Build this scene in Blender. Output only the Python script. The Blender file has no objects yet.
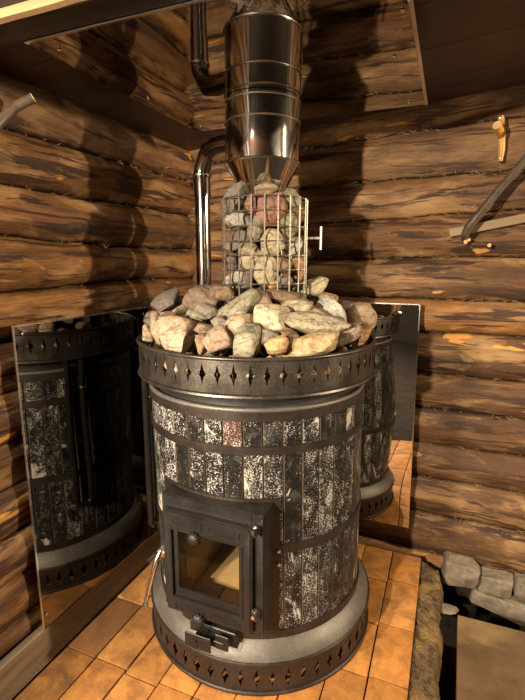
import bpy, bmesh, math, random
import numpy as np
from mathutils import Vector, Matrix, noise
PI = math.pi
random.seed(7)
scene = bpy.context.scene
COL = scene.collection

# ---------------------------------------------------------------- helpers
def link_mesh(name, verts, faces, mat=None, parent=None, smooth=False, attrs=None):
    me = bpy.data.meshes.new(name)
    me.from_pydata([tuple(v) for v in verts], [], [tuple(f) for f in faces])
    if attrs:
        for an, vals in attrs.items():
            a = me.attributes.new(an, 'FLOAT_VECTOR', 'POINT')
            a.data.foreach_set('vector', np.asarray(vals, dtype=np.float32).ravel())
    if smooth:
        me.polygons.foreach_set('use_smooth', [True] * len(me.polygons))
    me.update()
    o = bpy.data.objects.new(name, me)
    COL.objects.link(o)
    if mat: me.materials.append(mat)
    if parent: o.parent = parent
    return o

def fix_normals(o):
    bm = bmesh.new(); bm.from_mesh(o.data)
    bmesh.ops.recalc_face_normals(bm, faces=bm.faces)
    bm.to_mesh(o.data); bm.free()
    return o

def smooth_by_angle(o, deg=35):
    me = o.data
    me.polygons.foreach_set('use_smooth', [True] * len(me.polygons))
    bm = bmesh.new(); bm.from_mesh(me)
    for e in bm.edges:
        if len(e.link_faces) == 2 and e.calc_face_angle(0) > math.radians(deg):
            e.smooth = False
    bm.to_mesh(me); bm.free()
    return o

class MB:
    """collects shapes into ONE mesh"""
    def __init__(s): s.v = []; s.f = []; s.att = []
    def add(s, vs, fs, att=(0, 0, 0)):
        n = len(s.v); s.v += [tuple(p) for p in vs]; s.f += [tuple(i + n for i in f) for f in fs]
        s.att += [att] * len(vs)
    def box(s, x0, x1, y0, y1, z0, z1, bev=0, M=None, att=(0, 0, 0), seg=1):
        bm = bmesh.new(); bmesh.ops.create_cube(bm, size=1)
        for v in bm.verts:
            v.co = Vector(((x0 + x1) / 2 + v.co.x * (x1 - x0), (y0 + y1) / 2 + v.co.y * (y1 - y0), (z0 + z1) / 2 + v.co.z * (z1 - z0)))
        if bev: bmesh.ops.bevel(bm, geom=bm.edges[:], offset=bev, segments=seg, affect='EDGES', profile=.6)
        s.bm(bm, M, att)
    def bm(s, bm, M=None, att=(0, 0, 0)):
        bm.verts.index_update()
        vs = [(M @ v.co if M else v.co.copy()) for v in bm.verts]
        s.add(vs, [[v.index for v in f.verts] for f in bm.faces], att); bm.free()
    def tube(s, pts, rad, n=12, cap=True, att=(0, 0, 0)):
        pts = [Vector(p) for p in pts]
        if not hasattr(rad, '__len__'): rad = [rad] * len(pts)
        vs = []; fs = []; prev = None
        for i, p in enumerate(pts):
            t = (pts[min(i + 1, len(pts) - 1)] - pts[max(i - 1, 0)]).normalized()
            if prev is None:
                u = t.orthogonal().normalized()
            else:
                u = (prev - t * prev.dot(t)).normalized()
            prev = u; w = t.cross(u)
            for k in range(n):
                a = 2 * PI * k / n; vs.append(p + (u * math.cos(a) + w * math.sin(a)) * rad[i])
        for i in range(len(pts) - 1):
            for k in range(n):
                fs.append((i * n + k, i * n + (k + 1) % n, (i + 1) * n + (k + 1) % n, (i + 1) * n + k))
        if cap:
            fs.append(tuple(range(n - 1, -1, -1))); b = (len(pts) - 1) * n; fs.append(tuple(b + k for k in range(n)))
        s.add(vs, fs, att)
    def lathe(s, prof, c=(0, 0, 0), n=96, closed=False, M=None, lobes=0, amp=0):
        vs = []; fs = []; m = len(prof)
        for k in range(n):
            a = 2 * PI * k / n; q = 1 + (amp * math.cos(lobes * a) if lobes else 0)
            for (r, z) in prof:
                p = Vector((r * q * math.cos(a), r * q * math.sin(a), z))
                if M: p = M @ p
                vs.append(p + Vector(c))
        for k in range(n):
            k2 = (k + 1) % n
            for i in range(m if closed else m - 1):
                j = (i + 1) % m
                fs.append((k * m + i, k2 * m + i, k2 * m + j, k * m + j))
        s.add(vs, fs)
    def ring(s, R, z, r, c=(0, 0), n=96, m=10):
        s.lathe([(R + r * math.cos(2 * PI * i / m), z + r * math.sin(2 * PI * i / m)) for i in range(m)], (c[0], c[1], 0), n, True)
    def shell(s, R, z0, z1, t, c=(0, 0), n=96):
        s.lathe([(R, z0), (R, z1), (R - t, z1), (R - t, z0)], (c[0], c[1], 0), n, True)
    def build(s, name, mat, parent=None, deg=35, attname=None):
        o = link_mesh(name, s.v, s.f, mat, parent, attrs={attname: s.att} if attname else None)
        fix_normals(o); smooth_by_angle(o, deg)
        return o

def empty(name, loc=(0, 0, 0)):
    o = bpy.data.objects.new(name, None); o.empty_display_size = .05
    o.location = loc; COL.objects.link(o); return o
def tag(o, label, cat, group=None):
    o['label'] = label; o['category'] = cat
    if group: o['group'] = group
    return o
def struct(o):
    o['kind'] = 'structure'; return o
def keep(o, parent):
    """parent an object whose mesh is in world coordinates"""
    o.parent = parent; o.matrix_parent_inverse = Matrix.Translation(-parent.location); return o

# ---------------------------------------------------------------- materials
class NT:
    def __init__(s, name):
        s.m = bpy.data.materials.new(name); s.m.use_nodes = True
        s.t = s.m.node_tree; s.t.nodes.clear()
        s.out = s.n('ShaderNodeOutputMaterial'); s.b = s.n('ShaderNodeBsdfPrincipled')
        s.t.links.new(s.b.outputs[0], s.out.inputs[0])
    def n(s, typ, **k):
        nd = s.t.nodes.new(typ)
        for a, v in k.items(): setattr(nd, a, v)
        return nd
    def l(s, a, b): s.t.links.new(a, b)
    def set(s, **k):
        for a, v in k.items():
            s.b.inputs[a.replace('_', ' ')].default_value = v
    def coord(s): return s.n('ShaderNodeTexCoord').outputs['Object']
    def attr(s, nm): return s.n('ShaderNodeAttribute', attribute_name=nm).outputs['Vector']
    def mapp(s, v, scale=(1, 1, 1), loc=(0, 0, 0)):
        m = s.n('ShaderNodeMapping'); s.l(v, m.inputs['Vector'])
        m.inputs['Scale'].default_value = scale; m.inputs['Location'].default_value = loc
        return m.outputs[0]
    def noise(s, v, scale=5, detail=4, rough=.55, dist=0):
        m = s.n('ShaderNodeTexNoise'); s.l(v, m.inputs['Vector'])
        m.inputs['Scale'].default_value = scale; m.inputs['Detail'].default_value = detail
        m.inputs['Roughness'].default_value = rough; m.inputs['Distortion'].default_value = dist
        return m.outputs[0]
    def voro(s, v, scale=5, feature='F1', out=0):
        m = s.n('ShaderNodeTexVoronoi', feature=feature); s.l(v, m.inputs['Vector']); m.inputs['Scale'].default_value = scale
        return m.outputs[out]
    def ramp(s, f, stops):
        r = s.n('ShaderNodeValToRGB'); s.l(f, r.inputs[0]); e = r.color_ramp.elements
        while len(e) < len(stops): e.new(.5)
        for q, (p, c) in zip(e, stops):
            q.position = p; q.color = (c, c, c, 1) if not hasattr(c, '__len__') else (*c, 1)
        return r.outputs[0]
    def mix(s, f, a, b, mode='MIX'):
        m = s.n('ShaderNodeMix', data_type='RGBA', blend_type=mode)
        for i, x in ((0, f), (6, a), (7, b)):
            if hasattr(x, 'is_output'): s.l(x, m.inputs[i])
            elif i == 0: m.inputs[0].default_value = x
            else: m.inputs[i].default_value = (*x, 1)
        return m.outputs[2]
    def math(s, op, a, b=0):
        m = s.n('ShaderNodeMath', operation=op)
        for i, x in enumerate((a, b)):
            if hasattr(x, 'is_output'): s.l(x, m.inputs[i])
            else: m.inputs[i].default_value = x
        return m.outputs[0]
    def base(s, c):
        if hasattr(c, 'is_output'): s.l(c, s.b.inputs['Base Color'])
        else: s.b.inputs['Base Color'].default_value = (*c, 1)
    def bump(s, h, strength=.4, dist=.01):
        b = s.n('ShaderNodeBump'); s.l(h, b.inputs['Height'])
        b.inputs['Strength'].default_value = strength; b.inputs['Distance'].default_value = dist
        s.l(b.outputs[0], s.b.inputs['Normal'])
    def sep(s, v, i):
        m = s.n('ShaderNodeSeparateXYZ'); s.l(v, m.inputs[0]); return m.outputs[i]
    def white(s, f):
        m = s.n('ShaderNodeTexWhiteNoise', noise_dimensions='1D'); s.l(f, m.inputs['W']); return m.outputs['Value']

def mat_logs():
    k = NT('weathered_log_wood'); a = k.attr('logco')      # along, across (m), log id
    idr = k.white(k.sep(a, 2)); cid = k.mapp(a, (1, 1, 9.37))
    tv = k.math('ADD', k.math('MULTIPLY', k.sep(k.attr('logt'), 1), .75), k.math('MULTIPLY', k.noise(k.mapp(cid, (1.6, 5, 1), (0, 9, 0)), 1.0, 3, .5), .45))
    tone = k.ramp(tv, [(.15, (.38, .18, .055)), (.4, (.25, .115, .042)), (.6, (.36, .20, .088)), (.8, (.27, .14, .066)), (1, (.50, .225, .065))])
    g1 = k.noise(k.mapp(cid, (2.2, 26, 1)), 1.0, 6, .62, .35)
    dk = k.sep(k.attr('logt'), 2)
    fine = k.noise(k.mapp(cid, (16, 190, 1)), 1.0, 4, .65, .2)
    tone = k.mix(k.math('MULTIPLY', k.ramp(fine, [(.40, 1), (.60, 0)]), .6), tone, (.13, .062, .028))
    c = k.mix(k.ramp(g1, [(.32, 1), (.56, 0)]), tone, (.085, .042, .020))
    big = k.noise(k.mapp(cid, (3, 9, 1), (5, 5, 1)), 1.0, 5, .65, .6)
    c = k.mix(k.math('MULTIPLY', k.ramp(k.math('ADD', big, k.math('MULTIPLY', dk, .16)), [(.46, 0), (.68, 1)]), dk), c, (.062, .029, .015))
    g2 = k.noise(k.mapp(cid, (5, 15, 1), (3.1, .7, 0)), 1.0, 5, .6, .5)           # pale scraped grain
    c = k.mix(k.ramp(g2, [(.51, 0), (.64, .7)]), c, (.47, .275, .115))
    g3 = k.noise(k.mapp(cid, (4, 38, 1), (1.7, 4.4, 2)), 1.0, 5, .62, .8)        # dark smudges and cracks
    c = k.mix(k.ramp(g3, [(.535, 0), (.59, .92)]), c, (.040, .022, .016))
    g4 = k.noise(k.mapp(cid, (4.5, 22, 1), (8.3, 2.2, 5)), 1.0, 3, .5, .6)         # fresh orange chips
    c = k.mix(k.ramp(g4, [(.665, 0), (.69, .9)]), c, (.72, .34, .085))
    g5 = k.noise(k.mapp(cid, (1.4, 3, 1)), 1.0, 3, .5)
    c = k.mix(k.ramp(g5, [(.35, .55), (.6, 0)]), c, (.10, .052, .026))
    # near-black towards the upper and lower edge of each log
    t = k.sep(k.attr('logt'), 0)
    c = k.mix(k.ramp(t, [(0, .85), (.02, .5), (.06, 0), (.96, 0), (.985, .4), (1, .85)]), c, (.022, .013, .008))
    k.base(c); k.set(Roughness=.6, Specular_IOR_Level=.22)
    h = k.mix(.45, g1, k.noise(k.mapp(cid, (9, 70, 1)), 1.0, 5, .6, .3)); h = k.mix(.3, h, g3); h = k.mix(.3, h, fine)
    k.bump(h, .7, .009)
    return k.m

def mat_wood(name, c1, c2, sc=(3, 40, 40), rough=.55, bump=.3):
    k = NT(name); v = k.coord()
    g = k.noise(k.mapp(v, sc), 1, 5, .6, .4)
    k.base(k.mix(k.ramp(g, [(.35, 0), (.65, 1)]), c1, c2)); k.set(Roughness=rough); k.bump(g, bump, .003)
    return k.m

def mat_ceiling():
    k = NT('dark_varnished_ceiling_boards'); v = k.coord()
    g = k.noise(k.mapp(v, (2.2, 30, 5)), 1, 5, .6, .4)
    c = k.mix(k.ramp(g, [(.35, 0), (.7, 1)]), (.028, .015, .010), (.062, .033, .022))
    ch = k.noise(k.mapp(v, (9, 60, 9), (2, 1, 0)), 1, 3, .5)
    c = k.mix(k.ramp(ch, [(.735, 0), (.75, .8)]), c, (.38, .24, .12))
    k.base(c); k.set(Roughness=.42); k.bump(g, .2, .003); return k.m

def mat_steel(name, col=(.62, .60, .57), rough=.07, warp=0, streak=0, wsc=3, grime=.25):
    k = NT(name); v = k.coord()
    g = k.noise(v, 9, 5, .6, .5)
    k.base(k.mix(k.ramp(g, [(.40, 0), (.75, grime)]), col, (.22, .17, .12)))
    k.set(Metallic=1.0)
    k.l(k.ramp(g, [(.35, rough), (.8, rough + (.10 if grime else 0))]), k.b.inputs['Roughness'])
    if warp:
        k.bump(k.noise(v, wsc, 1, .4), 1.0, warp)
    return k.m

def mat_bronze(name, c1=(.030, .025, .021), c2=(.14, .118, .094), rough=.36, sc=240, metallic=.75, bump=.25):
    k = NT(name); v = k.coord()
    g = k.noise(v, sc, 2, .5); g2 = k.noise(v, 14, 4, .6)
    k.base(k.mix(k.math('MULTIPLY', g, k.ramp(g2, [(.3, .4), (.7, 1.4)])), c1, c2))
    k.set(Metallic=metallic); k.l(k.ramp(g2, [(.3, rough - .06), (.7, rough + .12)]), k.b.inputs['Roughness'])
    k.bump(g, bump, .0012); return k.m

def mat_cladding():
    k = NT('speckled_black_soapstone'); v = k.coord(); a = k.attr('stave')
    rid = k.sep(a, 0); r1 = k.white(rid); r2 = k.white(k.math('ADD', rid, 31.7)); r3 = k.white(k.math('ADD', rid, 77.1))
    sv = k.n('ShaderNodeCombineXYZ'); k.l(k.math('MULTIPLY', rid, 3.17), sv.inputs[2])
    vv = k.n('ShaderNodeVectorMath', operation='ADD'); k.l(v, vv.inputs[0]); k.l(sv.outputs[0], vv.inputs[1]); p = vv.outputs[0]
    basec = k.ramp(k.noise(p, 22, 5, .65, .8), [(.3, (.005, .0045, .004)), (.55, (.013, .012, .0105)), (.78, (.07, .062, .053))])
    red = k.math('MULTIPLY', k.sep(a, 2), .6)
    basec = k.mix(red, basec, (.10, .035, .022))
    sp = k.noise(p, 300, 2, .7, .3); sp2 = k.noise(k.mapp(p, (1, 1, .55)), 30, 4, .6, .8)
    th = k.math('ADD', k.math('MULTIPLY', sp, .66), k.math('MULTIPLY', sp2, .34))
    th = k.math('ADD', th, k.math('MULTIPLY', k.math('SUBTRACT', r1, .5), .10))
    m = k.ramp(th, [(.56, 0), (.60, .9)])
    white = k.mix(r2, (.40, .365, .31), (.60, .575, .53))
    c = k.mix(m, basec, white)
    # large pale veins and patches on some of the staves
    pt = k.noise(k.mapp(p, (1, 1, .6)), 11, 5, .62, 1.2)
    c = k.mix(k.ramp(k.math('ADD', pt, k.math('MULTIPLY', r2, .07)), [(.66, 0), (.70, .85)]), c, (.56, .51, .43))
    # sandy joint dust along the edges
    e = k.sep(a, 1)
    c = k.mix(k.ramp(e, [(.88, 0), (.98, .7)]), c, (.14, .098, .062))
    k.base(c); k.set(Roughness=.38, Specular_IOR_Level=.35); k.bump(k.mix(.5, sp, sp2), .25, .003)
    return k.m

def mat_stone(name, c1, c2, c3, rough=.75):
    k = NT(name); v = k.coord(); oi = k.n('ShaderNodeObjectInfo').outputs['Random']
    sv = k.n('ShaderNodeCombineXYZ'); k.l(k.math('MULTIPLY', oi, 13.0), sv.inputs[0])
    vv = k.n('ShaderNodeVectorMath', operation='ADD'); k.l(v, vv.inputs[0]); k.l(sv.outputs[0], vv.inputs[1]); p = vv.outputs[0]
    n1 = k.noise(k.mapp(p, (1, 1, 2.2)), 24, 6, .65, .6); n2 = k.noise(p, 90, 4, .6)
    c = k.mix(k.ramp(n1, [(.35, 0), (.65, 1)]), c1, c2)
    c = k.mix(k.ramp(n2, [(.50, 0), (.64, .9)]), c, tuple(x * .8 for x in c3))
    n3 = k.noise(k.mapp(p, (1, 1, 1.6), (4, 1, 2)), 14, 5, .7, .8)
    c = k.mix(k.ramp(n3, [(.54, 0), (.70, .75)]), c, tuple(x * .55 for x in c2))
    c = k.mix(.14, c, (.02, .015, .01))
    cr = k.noise(k.mapp(p, (.5, .5, 3.2)), 20, 4, .6, 1.0)
    c = k.mix(k.ramp(cr, [(.56, 0), (.62, .75)]), c, tuple(x * .32 for x in c1))
    k.base(c); k.set(Roughness=rough, Specular_IOR_Level=.3); k.bump(k.mix(.35, k.mix(.4, n1, n3), n2), .9, .010); return k.m

def mat_brick():
    k = NT('orange_hearth_brick'); v = k.coord(); a = k.attr('brick'); r1 = k.white(k.sep(a, 0))
    c = k.ramp(r1, [(0, (.22, .095, .028)), (.12, (.46, .19, .042)), (.5, (.56, .245, .055)), (1, (.62, .29, .080))])
    n = k.noise(v, 20, 6, .65, .6); n2 = k.noise(v, 140, 3, .6)
    c = k.mix(k.ramp(n, [(.40, 0), (.66, .8)]), c, (.22, .095, .032))
    c = k.mix(k.ramp(n2, [(.60, 0), (.74, .5)]), c, (.16, .075, .03))
    c = k.mix(k.ramp(k.noise(v, 7, 4, .6), [(.58, 0), (.72, .6)]), c, (.11, .062, .032))
    soil_and_falloff = k.math('MULTIPLY', k.sep(a, 1), k.ramp(k.noise(v, 9, 5, .65, .8), [(.36, 1), (.68, .3)]))  # soil stains plus dimmer light to the left, both put into the colour
    c = k.mix(soil_and_falloff, c, (.11, .050, .020))
    k.base(c); k.set(Roughness=.8, Specular_IOR_Level=.25); k.bump(k.mix(.5, n, n2), .35, .004); return k.m

def mat_rough(name, c1, c2, sc=25, rough=.85, bump=.6, dist=.01, c3=None):
    k = NT(name); v = k.coord(); n = k.noise(v, sc, 6, .65, .4)
    c = k.mix(k.ramp(n, [(.35, 0), (.65, 1)]), c1, c2)
    if c3: c = k.mix(k.ramp(k.noise(v, sc * .3, 4, .6, .5), [(.52, 0), (.64, .8)]), c, c3)
    k.base(c); k.set(Roughness=rough, Specular_IOR_Level=.25); k.bump(n, bump, dist); return k.m

def mat_glass():
    m = bpy.data.materials.new('firebox_glass'); m.use_nodes = True; t = m.node_tree; t.nodes.clear()
    o = t.nodes.new('ShaderNodeOutputMaterial'); mx = t.nodes.new('ShaderNodeMixShader'); fr = None
    tr = t.nodes.new('ShaderNodeBsdfTransparent'); gl = t.nodes.new('ShaderNodeBsdfGlossy')
    tr.inputs[0].default_value = (.86, .82, .74, 1); gl.inputs['Roughness'].default_value = .03; mx.inputs[0].default_value = .05
    t.links.new(tr.outputs[0], mx.inputs[1]); t.links.new(gl.outputs[0], mx.inputs[2]); t.links.new(mx.outputs[0], o.inputs[0])
    return m

M_LOG = mat_logs(); M_CEIL = mat_ceiling()
M_BEAM = mat_wood('dark_ceiling_beam', (.013, .0075, .005), (.034, .019, .012), (3, 30, 30), .45)
M_BOARD = mat_wood('dull_brown_board', (.11, .078, .048), (.20, .15, .095), (40, 3, 40), .6)
M_DARKROOM = mat_wood('dark_stained_boards', (.012, .009, .006), (.022, .015, .010), (6, 6, 40), .9)
M_RAW = mat_wood('raw_split_wood', (.45, .27, .12), (.62, .42, .21), (4, 60, 60), .7)
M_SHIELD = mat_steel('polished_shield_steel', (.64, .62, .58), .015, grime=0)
M_DIMSHIELD = mat_steel('dim_shield_steel', (.22, .205, .185), .03, grime=0)  # darker base colour than the back sheet's steel
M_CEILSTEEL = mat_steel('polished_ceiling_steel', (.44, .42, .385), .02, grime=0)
M_FLUE = mat_steel('polished_flue_steel', (.80, .77, .72), .05, grime=.2)
M_RIM = mat_steel('bright_steel_rim', (.74, .71, .66), .18, grime=.1)
M_PIPE = mat_steel('pipe_steel', (.50, .46, .42), .09, grime=.4)
M_WIRE = mat_steel('wire_steel', (.82, .77, .66), .28, grime=.15)
M_BRIGHT = mat_bronze('bright_plated_rod', (.62, .58, .50), (.72, .68, .60), .35, 60, .35, .02)
M_SCREW = mat_steel('screw_steel', (.85, .82, .76), .22, grime=.05)
M_BRONZE = mat_bronze('hammered_dark_bronze')
M_BAND = mat_bronze('dark_brown_steel_band', (.040, .030, .024), (.080, .064, .052), .40, 90, .7, .1)
M_PLATE = mat_bronze('dull_grey_base_steel', (.095, .085, .072), (.205, .186, .16), .5, 200, .6, .2)
M_IRON = mat_bronze('black_cast_iron', (.014, .012, .0105), (.036, .031, .027), .42, 180, .45, .2)
M_BLACK = mat_bronze('black_steel', (.010, .008, .007), (.020, .016, .013), .5, 60, .3, .1)  # black for inner steel and for the shade put into the air slots
M_TUBE = mat_bronze('glossy_black_tube', (.020, .017, .015), (.030, .026, .022), .2, 60, .6, .02)
M_CLAD = mat_cladding(); M_BRICK = mat_brick(); M_GLASS = mat_glass()
M_LINING = mat_rough('tan_firebrick_lining', (.52, .41, .235), (.62, .50, .31), 30, .9, .2, .003)
M_BOXDARK = mat_rough('dark_firebox_back', (.030, .022, .014), (.055, .040, .025), 30, .9, .2, .003)  # dark brown for the firebox right side, back and top
M_CEMENT = mat_rough('crumbly_cement', (.060, .038, .020), (.19, .125, .062), 38, .95, 1.0, .02, (.30, .18, .06))
M_SLAB = mat_rough('stained_grey_brown_slab', (.095, .056, .027), (.15, .092, .046), 9, .8, .35, .004, (.26, .17, .075))
M_EARTH = mat_rough('dark_earth', (.012, .009, .006), (.03, .022, .015), 20, 1, .8, .02)
M_PALE = mat_rough('pale_mortared_masonry', (.15, .12, .085), (.27, .225, .165), 22, .9, .7, .01, (.12, .08, .045))
M_MOSS = mat_rough('dry_moss_fibre', (.17, .11, .05), (.30, .21, .10), 60, .95, .3, .003)
M_TWIG = mat_wood('brown_bare_branch', (.060, .038, .026), (.13, .085, .058), (20, 20, 20), .45)
M_LATH = mat_wood('planed_pale_lath', (.26, .17, .09), (.34, .23, .125), (5, 60, 60), .6)
M_PEG = mat_wood('peeled_orange_twig', (.48, .21, .04), (.62, .31, .075), (20, 20, 12), .45)
M_CUT = mat_wood('pale_cut_end', (.62, .38, .16), (.72, .48, .22), (60, 60, 60), .6)
STONE_MATS = {k: mat_stone('stone_' + k, *c) for k, c in dict(
    tan=((.38, .27, .16), (.50, .38, .25), (.28, .20, .125)),
    grey=((.17, .135, .10), (.26, .215, .165), (.36, .31, .25)),
    pink=((.43, .29, .185), (.53, .39, .27), (.33, .21, .125)),
    greygreen=((.27, .235, .15), (.40, .35, .24), (.18, .15, .095)),
    redbrown=((.27, .18, .125), (.37, .265, .19), (.21, .135, .09)),
    brown=((.22, .145, .08), (.32, .22, .13), (.15, .095, .055)),
    pinkgrey=((.33, .23, .16), (.44, .32, .225), (.24, .155, .10)),
    cream=((.48, .395, .25), (.60, .51, .345), (.34, .265, .15)),
    orange=((.50, .27, .11), (.60, .38, .19), (.36, .19, .085)),
    greycream=((.36, .30, .20), (.50, .435, .30), (.26, .20, .125)),
    white=((.46, .42, .345), (.60, .555, .46), (.33, .29, .225)),
    tanorange=((.46, .32, .165), (.56, .42, .24), (.36, .225, .10)),
    red=((.33, .16, .115), (.42, .23, .17), (.25, .115, .08)),
    purple=((.17, .125, .105), (.24, .185, .155), (.32, .27, .22))).items()}
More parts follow.
